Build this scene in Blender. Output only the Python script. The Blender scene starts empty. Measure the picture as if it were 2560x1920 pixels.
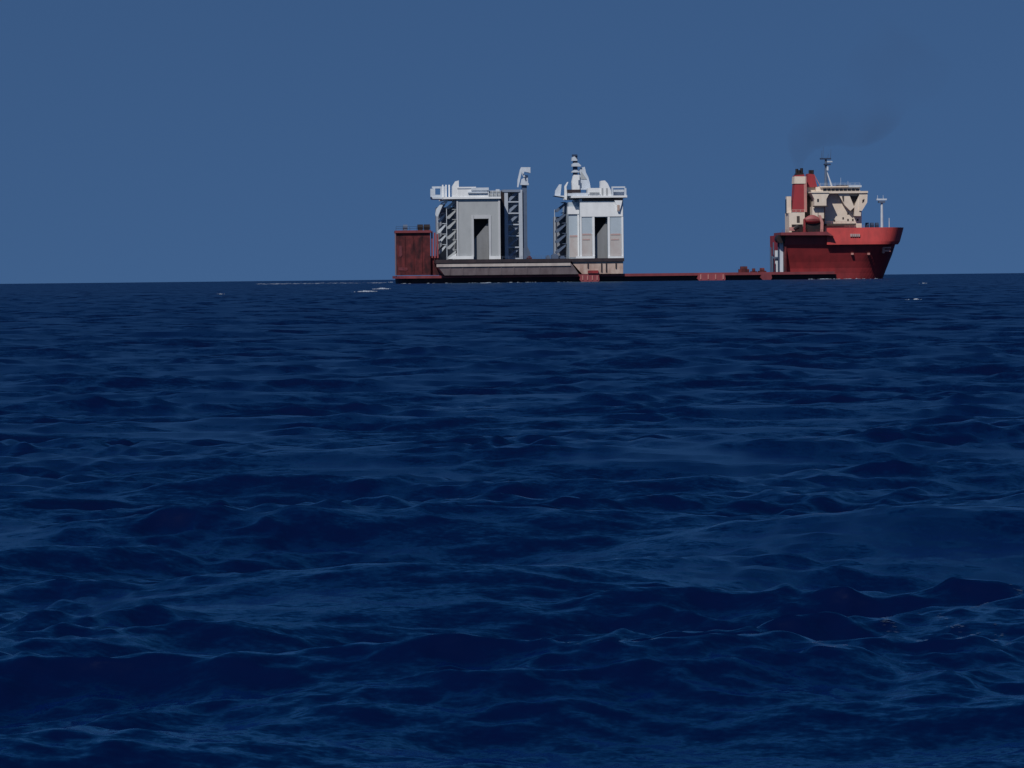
import bpy, math, random
import numpy as np
from mathutils import Vector, Matrix

random.seed(7)
rng = np.random.RandomState(11)
scene = bpy.context.scene
COL = scene.collection
R = math.radians

# ------------------------------------------------------------------ camera
CAM_H = 1.7
FPX = 7800.0                       # focal length in pixels of the 2560 px wide photograph
PITCH = math.atan(264.0 / FPX)     # looking slightly down
ROLL = R(0.604)                    # the horizon rises to the right
cF = Vector((0, math.cos(PITCH), -math.sin(PITCH)))
cR0 = Vector((1, 0, 0))
cU0 = Vector((0, math.sin(PITCH), math.cos(PITCH)))
cR = cR0 * math.cos(ROLL) - cU0 * math.sin(ROLL)
cU = cR0 * math.sin(ROLL) + cU0 * math.cos(ROLL)
cam_d = bpy.data.cameras.new('camera')
cam_d.sensor_width = 36.0
cam_d.lens = 36.0 * FPX / 2560.0
cam_d.clip_start = 0.5
cam_d.clip_end = 200000
cam = bpy.data.objects.new('camera', cam_d)
COL.objects.link(cam)
rot = Matrix((cR, cU, -cF)).transposed()
cam.matrix_world = Matrix.Translation((0, 0, CAM_H)) @ rot.to_4x4()
scene.camera = cam

# ------------------------------------------------------------------ sky and sun
SUN_EL = R(47)
SUN_AZ = R(25)                     # sun stands behind the camera, this far to its left
sun_from = Vector((-math.sin(SUN_AZ) * math.cos(SUN_EL), -math.cos(SUN_AZ) * math.cos(SUN_EL), math.sin(SUN_EL)))
world = bpy.data.worlds.new('World')
scene.world = world
world.use_nodes = True
wn, wl = world.node_tree.nodes, world.node_tree.links
wn.clear()
w_out = wn.new('ShaderNodeOutputWorld')
w_bg = wn.new('ShaderNodeBackground')
w_sky = wn.new('ShaderNodeTexSky')
w_sky.sky_type = 'NISHITA'
w_sky.sun_disc = False
w_sky.sun_elevation = SUN_EL
w_sky.sun_rotation = math.pi + SUN_AZ
w_sky.air_density = 1.0
w_sky.dust_density = 0.2
w_sky.ozone_density = 4.0
w_tint = wn.new('ShaderNodeMix')
w_tint.data_type = 'RGBA'
w_tint.blend_type = 'MULTIPLY'
w_tint.inputs['Factor'].default_value = 1.0
w_tint.inputs['B'].default_value = (0.355, 0.475, 0.585, 1)      # deep clear air
w_co = wn.new('ShaderNodeTexCoord')
w_sep = wn.new('ShaderNodeSeparateXYZ')
w_com = wn.new('ShaderNodeCombineXYZ')
w_abs = wn.new('ShaderNodeMath'); w_abs.operation = 'ABSOLUTE'
w_mad = wn.new('ShaderNodeMath'); w_mad.operation = 'MULTIPLY_ADD'
w_mad.inputs[1].default_value = 0.8
w_mad.inputs[2].default_value = 0.36
w_nrm = wn.new('ShaderNodeVectorMath'); w_nrm.operation = 'NORMALIZE'
wl.new(w_co.outputs['Generated'], w_sep.inputs[0])
wl.new(w_sep.outputs['X'], w_com.inputs['X'])
wl.new(w_sep.outputs['Y'], w_com.inputs['Y'])
wl.new(w_sep.outputs['Z'], w_abs.inputs[0])
wl.new(w_abs.outputs[0], w_mad.inputs[0])
wl.new(w_mad.outputs[0], w_com.inputs['Z'])
wl.new(w_com.outputs[0], w_nrm.inputs[0])
wl.new(w_nrm.outputs[0], w_sky.inputs['Vector'])
wl.new(w_sky.outputs['Color'], w_tint.inputs['A'])
wl.new(w_tint.outputs['Result'], w_bg.inputs['Color'])
w_bg.inputs['Strength'].default_value = 0.10
wl.new(w_bg.outputs[0], w_out.inputs['Surface'])

sun_d = bpy.data.lights.new('sun', 'SUN')
sun_d.energy = 3.6
sun_d.angle = R(0.5)
sun_d.color = (1.0, 0.94, 0.86)
sun = bpy.data.objects.new('sun', sun_d)
COL.objects.link(sun)
sun.rotation_euler = (-sun_from).to_track_quat('-Z', 'Y').to_euler()

scene.view_settings.view_transform = 'Standard'
scene.view_settings.look = 'None'
scene.view_settings.exposure = 0.0
scene.view_settings.gamma = 1.0
scene.view_settings.use_curve_mapping = False
scene.cycles.volume_step_rate = 0.5
scene.cycles.max_bounces = 6

# ------------------------------------------------------------------ materials
def new_mat(name):
    m = bpy.data.materials.new(name)
    m.use_nodes = True
    nt = m.node_tree
    return m, nt.nodes, nt.links, nt.nodes['Principled BSDF']

def paint(name, col, dirt, rough=0.55, amount=0.5, scale=0.25, streak=0.12, spec=0.3):
    """painted steel: base colour, broad weathering and downward streaks"""
    m, n, l, b = new_mat(name)
    tc = n.new('ShaderNodeTexCoord')
    na = n.new('ShaderNodeTexNoise'); na.inputs['Scale'].default_value = scale
    na.inputs['Detail'].default_value = 6; na.inputs['Roughness'].default_value = 0.65
    mp = n.new('ShaderNodeMapping'); mp.inputs['Scale'].default_value = (0.45, 0.45, streak)
    nb = n.new('ShaderNodeTexNoise'); nb.inputs['Scale'].default_value = 1.0; nb.inputs['Detail'].default_value = 4
    l.new(tc.outputs['Object'], na.inputs['Vector'])
    l.new(tc.outputs['Object'], mp.inputs['Vector'])
    l.new(mp.outputs[0], nb.inputs['Vector'])
    mul = n.new('ShaderNodeMath'); mul.operation = 'MULTIPLY'
    l.new(na.outputs['Fac'], mul.inputs[0]); l.new(nb.outputs['Fac'], mul.inputs[1])
    ramp = n.new('ShaderNodeMapRange')
    ramp.inputs['From Min'].default_value = 0.16
    ramp.inputs['From Max'].default_value = 0.42
    ramp.inputs['To Max'].default_value = amount
    l.new(mul.outputs[0], ramp.inputs['Value'])
    mix = n.new('ShaderNodeMix'); mix.data_type = 'RGBA'
    mix.inputs['A'].default_value = (*col, 1); mix.inputs['B'].default_value = (*dirt, 1)
    l.new(ramp.outputs[0], mix.inputs['Factor'])
    l.new(mix.outputs['Result'], b.inputs['Base Color'])
    b.inputs['Roughness'].default_value = rough
    b.inputs['Specular IOR Level'].default_value = spec
    return m

M_RED = paint('bright red ship paint', (0.50, 0.064, 0.062), (0.30, 0.050, 0.050), amount=0.85)
M_HULL = paint('weathered red hull paint', (0.27, 0.032, 0.037), (0.13, 0.022, 0.026), amount=0.8, scale=0.15)
M_DULL = paint('dull sun bleached red', (0.19, 0.042, 0.052), (0.11, 0.028, 0.036), amount=0.8, scale=0.2)
M_SPON = paint('chalky red', (0.26, 0.060, 0.072), (0.16, 0.045, 0.055), amount=0.8, scale=0.4)
M_TRIM = paint('light grey trim', (0.44, 0.46, 0.49), (0.36, 0.38, 0.41), amount=0.6, scale=0.3)
M_MAROON = paint('old dark maroon paint', (0.026, 0.006, 0.009), (0.15, 0.026, 0.028), amount=1.0, scale=0.28)
M_BOOT = paint('black boot topping and shade', (0.010, 0.006, 0.012), (0.05, 0.015, 0.02), amount=0.5)  # the black also paints in the shade under the deck edge
M_CREAM = paint('cream deckhouse paint', (0.66, 0.58, 0.50), (0.46, 0.36, 0.29), amount=0.45, scale=0.4)
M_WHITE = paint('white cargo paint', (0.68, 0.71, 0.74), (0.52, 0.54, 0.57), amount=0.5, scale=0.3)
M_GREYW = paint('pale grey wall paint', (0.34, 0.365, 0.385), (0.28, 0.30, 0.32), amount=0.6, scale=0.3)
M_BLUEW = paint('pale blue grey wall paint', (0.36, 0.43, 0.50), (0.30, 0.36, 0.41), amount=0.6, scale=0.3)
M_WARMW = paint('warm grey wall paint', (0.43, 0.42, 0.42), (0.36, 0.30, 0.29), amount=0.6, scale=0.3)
M_PINK = paint('faded pink stripe', (0.42, 0.28, 0.27), (0.38, 0.34, 0.34), amount=0.8, scale=0.7)
M_RAIL = paint('dark fender rubber', (0.025, 0.020, 0.026), (0.06, 0.04, 0.045), amount=0.6)
M_PONT = paint('grey pontoon plating', (0.24, 0.20, 0.21), (0.13, 0.10, 0.11), amount=0.8, scale=0.2)
M_PONTL = paint('light pontoon strake', (0.45, 0.41, 0.39), (0.26, 0.22, 0.22), amount=0.7, scale=0.3)
M_SAND = paint('rust stained cream and shadow brown', (0.46, 0.37, 0.33), (0.24, 0.14, 0.115), amount=0.9, scale=0.35)
M_STEEL = paint('blue grey steel', (0.085, 0.12, 0.19), (0.05, 0.075, 0.13), amount=0.6, scale=0.6)
M_STEELD = paint('dark blue steel', (0.030, 0.050, 0.10), (0.02, 0.035, 0.07), amount=0.6, scale=0.6)
M_PALE = paint('pale blue grey steel', (0.50, 0.56, 0.64), (0.34, 0.38, 0.44), amount=0.6, scale=0.6)
M_DARK = paint('black steel', (0.012, 0.010, 0.013), (0.035, 0.02, 0.02), amount=0.6)
M_DKBR = paint('dark brown interior and shade', (0.07, 0.055, 0.05), (0.04, 0.03, 0.03), amount=0.6)
M_FUN = paint('funnel red', (0.30, 0.035, 0.045), (0.20, 0.035, 0.04), amount=0.6, scale=0.4)
M_BOAT = paint('faded lifeboat red', (0.27, 0.085, 0.088), (0.20, 0.05, 0.055), amount=0.6, scale=0.6)
M_LITEDGE = paint('lit edge grey', (0.17, 0.12, 0.15), (0.10, 0.06, 0.08), amount=0.7)
M_ANNEX = paint('slate grey plating', (0.24, 0.27, 0.33), (0.15, 0.17, 0.22), amount=0.8, scale=0.5)
M_SCUFF = paint('scuffed maroon paint', (0.13, 0.035, 0.045), (0.07, 0.015, 0.02), amount=0.9, scale=0.8)
M_LAMP = paint('salt bleached and sunlit pink', (0.46, 0.22, 0.20), (0.30, 0.12, 0.12), amount=0.6)
M_GLASS, _n, _l, _b = new_mat('wheelhouse glass')
_b.inputs['Base Color'].default_value = (0.012, 0.014, 0.018, 1)
_b.inputs['Roughness'].default_value = 0.12

# ------------------------------------------------------------------ ship frame: u along the ship, v across (away), z up
YAW = R(4.0)
DIST = 1300.0
UV = Vector((math.cos(YAW), math.sin(YAW), 0))
VV = Vector((-math.sin(YAW), math.cos(YAW), 0))
ORG = Vector(((1620 - 1280) / FPX * DIST, DIST, 0))
CAMP = Vector((0, 0, CAM_H))

def ray(px, py):
    return cF + cR * ((px - 1280) / FPX) + cU * ((960 - py) / FPX)

def S(px, py, v):
    """ship coordinates (u, z) of the pixel's ray on the plane at distance v across the ship"""
    d = ray(px, py)
    t = (v + (ORG - CAMP).dot(VV)) / d.dot(VV)
    p = CAMP + d * t - ORG
    return p.dot(UV), p.z

def U(px, py, v): return S(px, py, v)[0]
def Z(px, py, v): return S(px, py, v)[1]

class MB:
    def __init__(self): self.v = []; self.f = []
    def add(self, vs, fs):
        o = len(self.v)
        self.v += [tuple(p) for p in vs]
        self.f += [tuple(i + o for i in f) for f in fs]
        return self
    def box(self, u0, u1, v0, v1, z0, z1):
        u0, u1 = min(u0, u1), max(u0, u1); v0, v1 = min(v0, v1), max(v0, v1); z0, z1 = min(z0, z1), max(z0, z1)
        return self.add([(u0, v0, z0), (u1, v0, z0), (u1, v1, z0), (u0, v1, z0), (u0, v0, z1), (u1, v0, z1), (u1, v1, z1), (u0, v1, z1)],
                        [(0, 3, 2, 1), (4, 5, 6, 7), (0, 1, 5, 4), (1, 2, 6, 5), (2, 3, 7, 6), (3, 0, 4, 7)])
    def pbox(self, x0, x1, y0, y1, v0, v1):
        """box whose front (at v0) fills a pixel rectangle"""
        xm, ym = (x0 + x1) / 2, (y0 + y1) / 2
        return self.box(U(x0, ym, v0), U(x1, ym, v0), v0, v1, Z(xm, y1, v0), Z(xm, y0, v0))
    def prism(self, poly, v0, v1):
        """polygon in (u, z) pushed from v0 to v1; the order may be either way round"""
        a = sum(poly[i][0] * poly[(i + 1) % len(poly)][1] - poly[(i + 1) % len(poly)][0] * poly[i][1] for i in range(len(poly)))
        if a < 0: poly = poly[::-1]
        n = len(poly)
        vs = [(p[0], v0, p[1]) for p in poly] + [(p[0], v1, p[1]) for p in poly]
        fs = [tuple(range(n)), tuple(range(2 * n - 1, n - 1, -1))]
        fs += [(i, i + n, (i + 1) % n + n, (i + 1) % n) for i in range(n)]
        return self.add(vs, fs)
    def pprism(self, pix, v0, v1):
        return self.prism([S(x, y, v0) for x, y in pix], v0, v1)
    def tube(self, a, b, r0, r1=None, n=8):
        r1 = r0 if r1 is None else r1
        a, b = Vector(a), Vector(b)
        d = (b - a).normalized()
        s = d.orthogonal().normalized(); t = d.cross(s)
        vs = []
        for c, r in ((a, r0), (b, r1)):
            vs += [c + (s * math.cos(2 * math.pi * i / n) + t * math.sin(2 * math.pi * i / n)) * r for i in range(n)]
        fs = [(i, (i + 1) % n, (i + 1) % n + n, i + n) for i in range(n)] + [tuple(range(n - 1, -1, -1)), tuple(range(n, 2 * n))]
        return self.add(vs, fs)
    def build(self, name, mat, parent=None, base=None, smooth=False):
        if base is None: base = parent.get('_base', (0, 0, 0)) if parent else (0, 0, 0)
        base = Vector(base)
        me = bpy.data.meshes.new(name)
        me.from_pydata([tuple(Vector(p) - base) for p in self.v], [], self.f)
        me.update()
        if smooth:
            me.polygons.foreach_set('use_smooth', [True] * len(me.polygons))
        me.materials.append(mat)
        o = bpy.data.objects.new(name, me)
        COL.objects.link(o)
        if parent is not None:
            o.parent = parent
            BASES[o.name] = base
        return o

BASES = {}
def base_of(o): return BASES[o.name]

def thing(name, label, cat, base, group=None):
    e = bpy.data.objects.new(name, None)
    e.empty_display_size = 2
    COL.objects.link(e)
    b = Vector(base)
    e.location = ORG + UV * b.x + VV * b.y + Vector((0, 0, b.z))
    e.rotation_euler = (0, 0, YAW)
    e['label'] = label; e['category'] = cat
    if group: e['group'] = group
    BASES[e.name] = b
    return e

def part(name, mb, mat, parent, label=None, smooth=False):
    o = mb.build(name, mat, parent, base_of(parent), smooth)
    if label: o['label'] = label
    return o

def railing(mb, pts, h=1.1, step=2.2, r=0.05):
    """stanchions and two rails along a polyline of ship points"""
    for a, b in zip(pts[:-1], pts[1:]):
        a, b = Vector(a), Vector(b)
        n = max(1, int((b - a).length / step))
        for i in range(n + 1):
            p = a.lerp(b, i / n)
            mb.tube(p, p + Vector((0, 0, h)), r, n=4)
        for k in (0.5, 1.0):
            o = Vector((0, 0, h * k))
            mb.tube(a + o, b + o, r * 0.9, n=4)
    return mb

# ================================================================== SEA (one sheet out to the horizon)
NA, NB = 44, 136                   # wind waves, and the chop riding on them
NW = NA + NB
lam = np.concatenate([np.exp(rng.uniform(np.log(0.9), np.log(4.6), NA)), np.exp(rng.uniform(np.log(0.10), np.log(0.9), NB))])
lam[:3] = [6.0, 7.6, 9.5]
spread = np.concatenate([np.full(NA, 0.40), np.full(NB, 0.70)])
ang = rng.normal(0, 1, NW) * spread + R(-90 + 10)
kx, ky = np.cos(ang) * 2 * np.pi / lam, np.sin(ang) * 2 * np.pi / lam
kk = 2 * np.pi / lam
slope = np.concatenate([np.full(NA, 0.135 * math.sqrt(2 / NA)), np.full(NB, 0.20 * math.sqrt(2 / NB))])
slope[:3] *= 0.6
slope = slope * rng.uniform(0.6, 1.4, NW)
amp = slope / kk
ph = rng.uniform(0, 2 * np.pi, NW)

EL = rng.uniform(0.9, 5.5, 16); EA = rng.uniform(0, 2 * np.pi, 16); EP = rng.uniform(0, 2 * np.pi, 16)
def gusts(x, y):
    """patches of rough and of smoother water"""
    e = np.zeros_like(x)
    for q in range(16):
        e += np.cos((np.cos(EA[q]) * x + 0.6 * np.sin(EA[q]) * y) * 2 * np.pi / EL[q] + EP[q])
    return np.clip(1.0 + 0.17 * e, 0.45, 1.75)

def waves(x, y, sp):
    """Gerstner displacement on arrays; sp = local grid spacing, finer waves fade out"""
    dx = np.zeros_like(x); dy = np.zeros_like(x); dz = np.zeros_like(x); mi = np.zeros_like(x)
    gu = gusts(x, y)
    for i in range(NW):
        w = np.clip((lam[i] / sp - 1.8) / 1.7, 0, 1)
        mi += 0.5 * slope[i] ** 2 * (1 - w * w)
        if w.max() <= 0: continue
        th = kx[i] * x + ky[i] * y + ph[i]
        s, c = np.sin(th), np.cos(th)
        a = amp[i] * w * (gu if lam[i] < 0.9 else 1.0)
        dz += a * c
        dx -= 0.75 * a * s * kx[i] / kk[i]
        dy -= 0.75 * a * s * ky[i] / kk[i]
    return dx, dy, dz, np.sqrt(mi)

ys = [5.0]
while ys[-1] < 2600:
    y = ys[-1]
    ys.append(y + max(0.022, (0.0034 if y < 400 else 0.0065) * y))
ys = np.array([-4000.0, -200.0, -10.0, 2.0] + ys + [2800, 3300, 4500, 8000, 20000, 90000])
sc_ = np.linspace(-0.30, 0.30, 780)
side = 0.30 * np.array([1.02, 1.06, 1.12, 1.2, 1.35, 1.6, 2.2, 4, 12, 60])
ss = np.concatenate([-side[::-1], sc_, side])
Yg, Sg = np.meshgrid(ys, ss, indexing='ij')
Wd = np.where(Yg > 2, Yg + 8, 10.0)
Xg = Sg * Wd
spx = np.gradient(ss)[None, :] * Wd
spy = np.gradient(ys)[:, None] + 0 * Wd
spc = np.maximum(spx, spy * 0.8)
dx, dy, dz, missing = waves(Xg, Yg, spc)
co = np.stack([Xg + dx, Yg + dy, dz], -1).reshape(-1, 3).astype(np.float32)
nr, nc = Yg.shape
idx = np.arange(nr * nc).reshape(nr, nc)
quads = np.stack([idx[:-1, :-1], idx[:-1, 1:], idx[1:, 1:], idx[1:, :-1]], -1).reshape(-1, 4).astype(np.int32)
me = bpy.data.meshes.new('sea')
me.vertices.add(len(co)); me.vertices.foreach_set('co', co.ravel())
me.loops.add(quads.size); me.loops.foreach_set('vertex_index', quads.ravel())
me.polygons.add(len(quads))
me.polygons.foreach_set('loop_start', np.arange(0, quads.size, 4, dtype=np.int32))
me.polygons.foreach_set('use_smooth', np.ones(len(quads), dtype=bool))
me.update(); me.validate()
att = me.attributes.new('fine_slope', 'FLOAT', 'POINT')     # slope of the waves too fine for the sheet here
att.data.foreach_set('value', missing.ravel().astype(np.float32))
sea = bpy.data.objects.new('sea', me)
COL.objects.link(sea)
sea['kind'] = 'structure'
sea['label'] = 'deep blue choppy open sea reaching to the horizon'

M_SEA, n, l, b = new_mat('sea water')
tc = n.new('ShaderNodeTexCoord')
def sea_noise(scale, sx, sy, detail):
    mp = n.new('ShaderNodeMapping'); mp.inputs['Scale'].default_value = (sx, sy, 1)
    mp.inputs['Rotation'].default_value = (0, 0, R(12))
    t = n.new('ShaderNodeTexNoise'); t.inputs['Scale'].default_value = scale
    t.inputs['Detail'].default_value = detail; t.inputs['Roughness'].default_value = 0.6
    l.new(tc.outputs['Object'], mp.inputs['Vector']); l.new(mp.outputs[0], t.inputs['Vector'])
    return t
# ripples finer than the sheet tilt the normal directly
t1 = sea_noise(0.6, 0.7, 1.0, 6)
t2 = sea_noise(8.0, 0.7, 1.0, 4)
t3 = sea_noise(32.0, 0.7, 1.0, 3)
at = n.new('ShaderNodeAttribute'); at.attribute_name = 'fine_slope'
geo = n.new('ShaderNodeNewGeometry')
def tilt(tex, amount_socket, k):
    sb = n.new('ShaderNodeVectorMath'); sb.operation = 'SUBTRACT'; sb.inputs[1].default_value = (0.5, 0.5, 0.5)
    l.new(tex.outputs['Color'], sb.inputs[0])
    fl = n.new('ShaderNodeVectorMath'); fl.operation = 'MULTIPLY'; fl.inputs[1].default_value = (0.8 * k, k, 0)
    l.new(sb.outputs[0], fl.inputs[0])
    if amount_socket is None: return fl.outputs[0]
    sc2 = n.new('ShaderNodeVectorMath'); sc2.operation = 'SCALE'
    l.new(fl.outputs[0], sc2.inputs[0]); l.new(amount_socket, sc2.inputs['Scale'])
    return sc2.outputs[0]
ad1 = n.new('ShaderNodeVectorMath'); ad1.operation = 'ADD'
ad2 = n.new('ShaderNodeVectorMath'); ad2.operation = 'ADD'
nz = n.new('ShaderNodeVectorMath'); nz.operation = 'NORMALIZE'
l.new(geo.outputs['Normal'], ad1.inputs[0]); l.new(tilt(t1, at.outputs['Fac'], 14.0), ad1.inputs[1])
ad3 = n.new('ShaderNodeVectorMath'); ad3.operation = 'ADD'
l.new(ad1.outputs[0], ad3.inputs[0]); l.new(tilt(t3, None, 0.50), ad3.inputs[1])
l.new(ad3.outputs[0], ad2.inputs[0]); l.new(tilt(t2, None, 0.72), ad2.inputs[1])
l.new(ad2.outputs[0], nz.inputs[0])
n.remove(b)
body = n.new('ShaderNodeBsdfDiffuse'); body.inputs['Color'].default_value = (0.0004, 0.0034, 0.027, 1)
refl = n.new('ShaderNodeBsdfMetallic'); refl.fresnel_type = 'F82'
refl.inputs['Base Color'].default_value = (0.020, 0.020, 0.020, 1)
refl.inputs['Edge Tint'].default_value = (0.46, 0.90, 1.0, 1)
l.new(nz.outputs[0], refl.inputs['Normal'])
add_ = n.new('ShaderNodeAddShader')
l.new(body.outputs[0], add_.inputs[0]); l.new(refl.outputs[0], add_.inputs[1])
so = [q for q in n if q.type == 'OUTPUT_MATERIAL'][0]
l.new(add_.outputs[0], so.inputs['Surface'])
rg = n.new('ShaderNodeMath'); rg.operation = 'MULTIPLY_ADD'; rg.inputs[1].default_value = 0.45; rg.inputs[2].default_value = 0.012
rq = n.new('ShaderNodeMath'); rq.operation = 'SQRT'
l.new(at.outputs['Fac'], rg.inputs[0]); l.new(rg.outputs[0], rq.inputs[0]); l.new(rq.outputs[0], refl.inputs['Roughness'])
me.materials.append(M_SEA)

# ================================================================== HEAVY LIFT SHIP
BEAM = 40.0
CV = BEAM / 2
DECK = 3.2
u_st = U(983, 700, 0)
u_brk = U(1962, 640, 0)
ship = thing('heavy_lift_ship', 'long red heavy lift ship with low open deck, raised bow and cream bridge', 'ship', ((u_st + u_brk) / 2, CV, 0))

# low main hull
u_end = U(2090, 690, 2)
def deck_plan(off, u0, u1):
    """plan outline of the low hull with a rounded stern"""
    half = CV + off
    ln = 13.0
    pts_ = []
    for i in range(15):
        a_ = math.pi * (i / 14 - 0.5)
        pts_.append((u0 + ln * (1 - abs(math.cos(a_)) ** 0.8), CV + half * math.copysign(abs(math.sin(a_)) ** 0.9, math.sin(a_))))
    return pts_ + [(u1, CV + half), (u1, CV - half)]
def slab(outlo, outhi, z0, z1):
    n_ = len(outlo)
    vs = [(p[0], p[1], z0) for p in outlo] + [(p[0], p[1], z1) for p in outhi]
    fs = [tuple(range(n_)), tuple(range(2 * n_ - 1, n_ - 1, -1))] + [(i, i + n_, (i + 1) % n_ + n_, (i + 1) % n_) for i in range(n_)]
    return MB().add(vs, [f[::-1] for f in fs])
u_st = U(983, 700, CV)
part('hull', slab(deck_plan(-1.4, u_st + 1.5, u_end), deck_plan(-0.9, u_st + 0.8, u_end), -4, DECK - 1.1), M_BOOT, ship, 'black lower hull at the waterline')
part('deck', slab(deck_plan(0.7, u_st - 0.3, u_end - 1), deck_plan(0.7, u_st - 0.3, u_end - 1), DECK - 1.1, DECK), M_DULL, ship, 'low dark red cargo deck with rubbing edge')
for (x0, x1, y0, y1) in ((1449, 1499, 686, 703), (1744, 1814, 683, 701), (1902, 1930, 683, 698)):
    s = MB(); s.pprism([(x0 + 4, y0), (x1 - 2, y0), (x1, y1 - 3), (x1 - 4, y1 + 4), (x0 + 6, y1 + 4), (x0, y1 - 4)], -2.6, 0.4)
    sp_ = part('sponson', s, M_SPON if x0 < 1900 else M_DULL, ship, 'red box sponson on the hull side')
    if x0 < 1900:
        for k in range(4):
            xx = x0 + 8 + (x1 - x0 - 14) * k / 3
            part('stiffener', MB().pbox(xx - 1.2, xx + 1.2, y0 + 3, y1 - 3, -2.85, -2.6), M_LAMP, sp_)

# stern casing
CS = 9.0
cs = part('stern_casing', MB().pbox(991, 1076, 578, 688, CS, CS + 12), M_MAROON, ship, 'tall dark maroon buoyancy casing at the stern')
part('rim', MB().pbox(988, 1078, 576, 582, CS - 1.0, CS + 12.4), M_DULL, cs)
part('lit_edge', MB().pbox(987.5, 990.5, 582.2, 688, CS - 0.3, CS + 1.2), M_LITEDGE, cs)  # pale strip paints the sunlit aft edge of the casing
for x in (1080, 1087, 1094):
    part('ladder_rail', MB().pbox(x - 2, x + 2, 578 + (x - 1080) * 0.5, 645, CS + 1, CS + 1.8), M_SPON, cs)
part('side_locker', MB().pbox(1076.3, 1097, 640, 688, CS + 1.9, CS + 6), M_MAROON, cs)
for k in range(3):
    xx = 1012 + 21 * k
    part('frame_rib', MB().pbox(xx, xx + 1.6, 590, 682, CS - 0.25, CS), M_MAROON, cs)
for (x0, x1, y0, y1) in ((997, 1006, 614, 642), (996, 1020, 668, 677)):
    part('scuff_plate', MB().pprism([(x0, y0 + 2), (x0 + 3, y0), (x1 - 2, y0 + 1), (x1, y1 - 4), (x1 - 4, y1), (x0 + 1, y1 - 1)], CS - 0.2, CS), M_SCUFF, cs)
zt = Z(1030, 576, CS)
g = MB(); railing(g, [(U(990, 576, CS), CS - 0.6, zt), (U(1076, 576, CS), CS - 0.6, zt)], 1.6, 2.4, 0.07)
part('railing', g, M_DARK, cs)
for (x0, x1, y0) in ((1008, 1019, 560), (1044, 1058, 566), (1060, 1075, 561)):
    w = MB(); w.tube((U(x0, y0, CS), CS + 2, zt + 1.4), (U(x1, y0, CS), CS + 2, zt + 1.4), 1.1, n=10)
    w.box(U(x0 + 1, y0, CS), U(x1 - 1, y0, CS), CS + 1.2, CS + 2.8, zt, zt + 1.4)
    part('winch', w, M_DARK if x0 > 1020 else M_STEEL, cs)

# deck fittings ahead of the cargo
for (x0, x1, y0, y1) in ((1848, 1873, 667, 682), (1878, 1893, 672, 681), (1897, 1916, 671, 681)):
    w = MB(); v0 = 3
    zz = DECK
    w.box(U(x0, y0, v0), U(x1, y0, v0), v0, v0 + 3, zz, Z(x0, y0, v0) - 1.0)
    w.tube((U(x0 + 4, y0, v0), v0 + 1.5, Z(x0, y0, v0) - 0.7), (U(x1 - 4, y0, v0), v0 + 1.5, Z(x0, y0, v0) - 0.7), 0.9, n=10)
    part('deck_winch', w, M_MAROON, ship)

# raised bow: lofted with flare
def stem_u(z):
    ua, za = S(2205, 696, CV); ub, zb = S(2252, 572, CV)
    return ua + (ub - ua) * (z - za) / (zb - za)
def section(z, hb, ut, us, n=30, u0=None, p=2.8):
    out = []
    u0 = u_brk if u0 is None else u0
    for i in range(n + 1):
        t = i / n
        if t < 0.35: uu = u0 + (ut - u0) * t / 0.35
        else: uu = ut + (us - ut) * math.sin((t - 0.35) / 0.65 * math.pi / 2)
        s = max(0.0, (uu - ut) / (us - ut))
        out.append((uu, hb * max(0.0, 1 - s ** p) ** (1 / 2.0), z))
    return out
def loft(levels, close_top=True):
    mb = MB()
    n = len(levels[0])
    for sgn in (-1, 1):
        vs = [(p[0], CV + sgn * p[1], p[2]) for lv in levels for p in lv]
        fs = []
        for j in range(len(levels) - 1):
            for i in range(n - 1):
                q = (j * n + i, j * n + i + 1, (j + 1) * n + i + 1, (j + 1) * n + i)
                fs.append(q if sgn < 0 else q[::-1])
        mb.add(vs, fs)
    if close_top:
        lv = levels[-1]
        vs = [(p[0], CV - p[1], p[2]) for p in lv] + [(p[0], CV + p[1], p[2]) for p in lv]
        mb.add(vs, [(i, i + 1, n + i + 1, n + i) for i in range(n - 1)])
    vs = [(lv[0][0], CV - lv[0][1], lv[0][2]) for lv in levels] + [(lv[0][0], CV + lv[0][1], lv[0][2]) for lv in levels]
    m = len(levels)
    mb.add(vs, [(j, j + 1, m + j + 1, m + j) for j in range(m - 1)])
    return mb
ZK = Z(2150, 611, 0)
ZT = Z(2150, 569, 0)
ZL = Z(2010, 585, 0)
lv = []
for z, hb, xt in ((-4, 15.6, 2090), (0, 15.7, 2100), (2.4, 15.9, 2110), (4.6, 16.3, 2120), (7.2, 17.2, 2132), (10, 18.4, 2146), (ZK + 0.2, 20.2, 2170), (ZL - 0.2, 20.3, 2176)):
    lv.append(section(z, hb, U(xt, 640, 0), stem_u(z) - (0 if z < ZK else 0.5)))
# pull the lower sides in so that the bow flares outwards
bow = part('bow_hull', loft(lv), M_HULL, ship, 'flared dark red bow hull', smooth=False)
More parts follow.
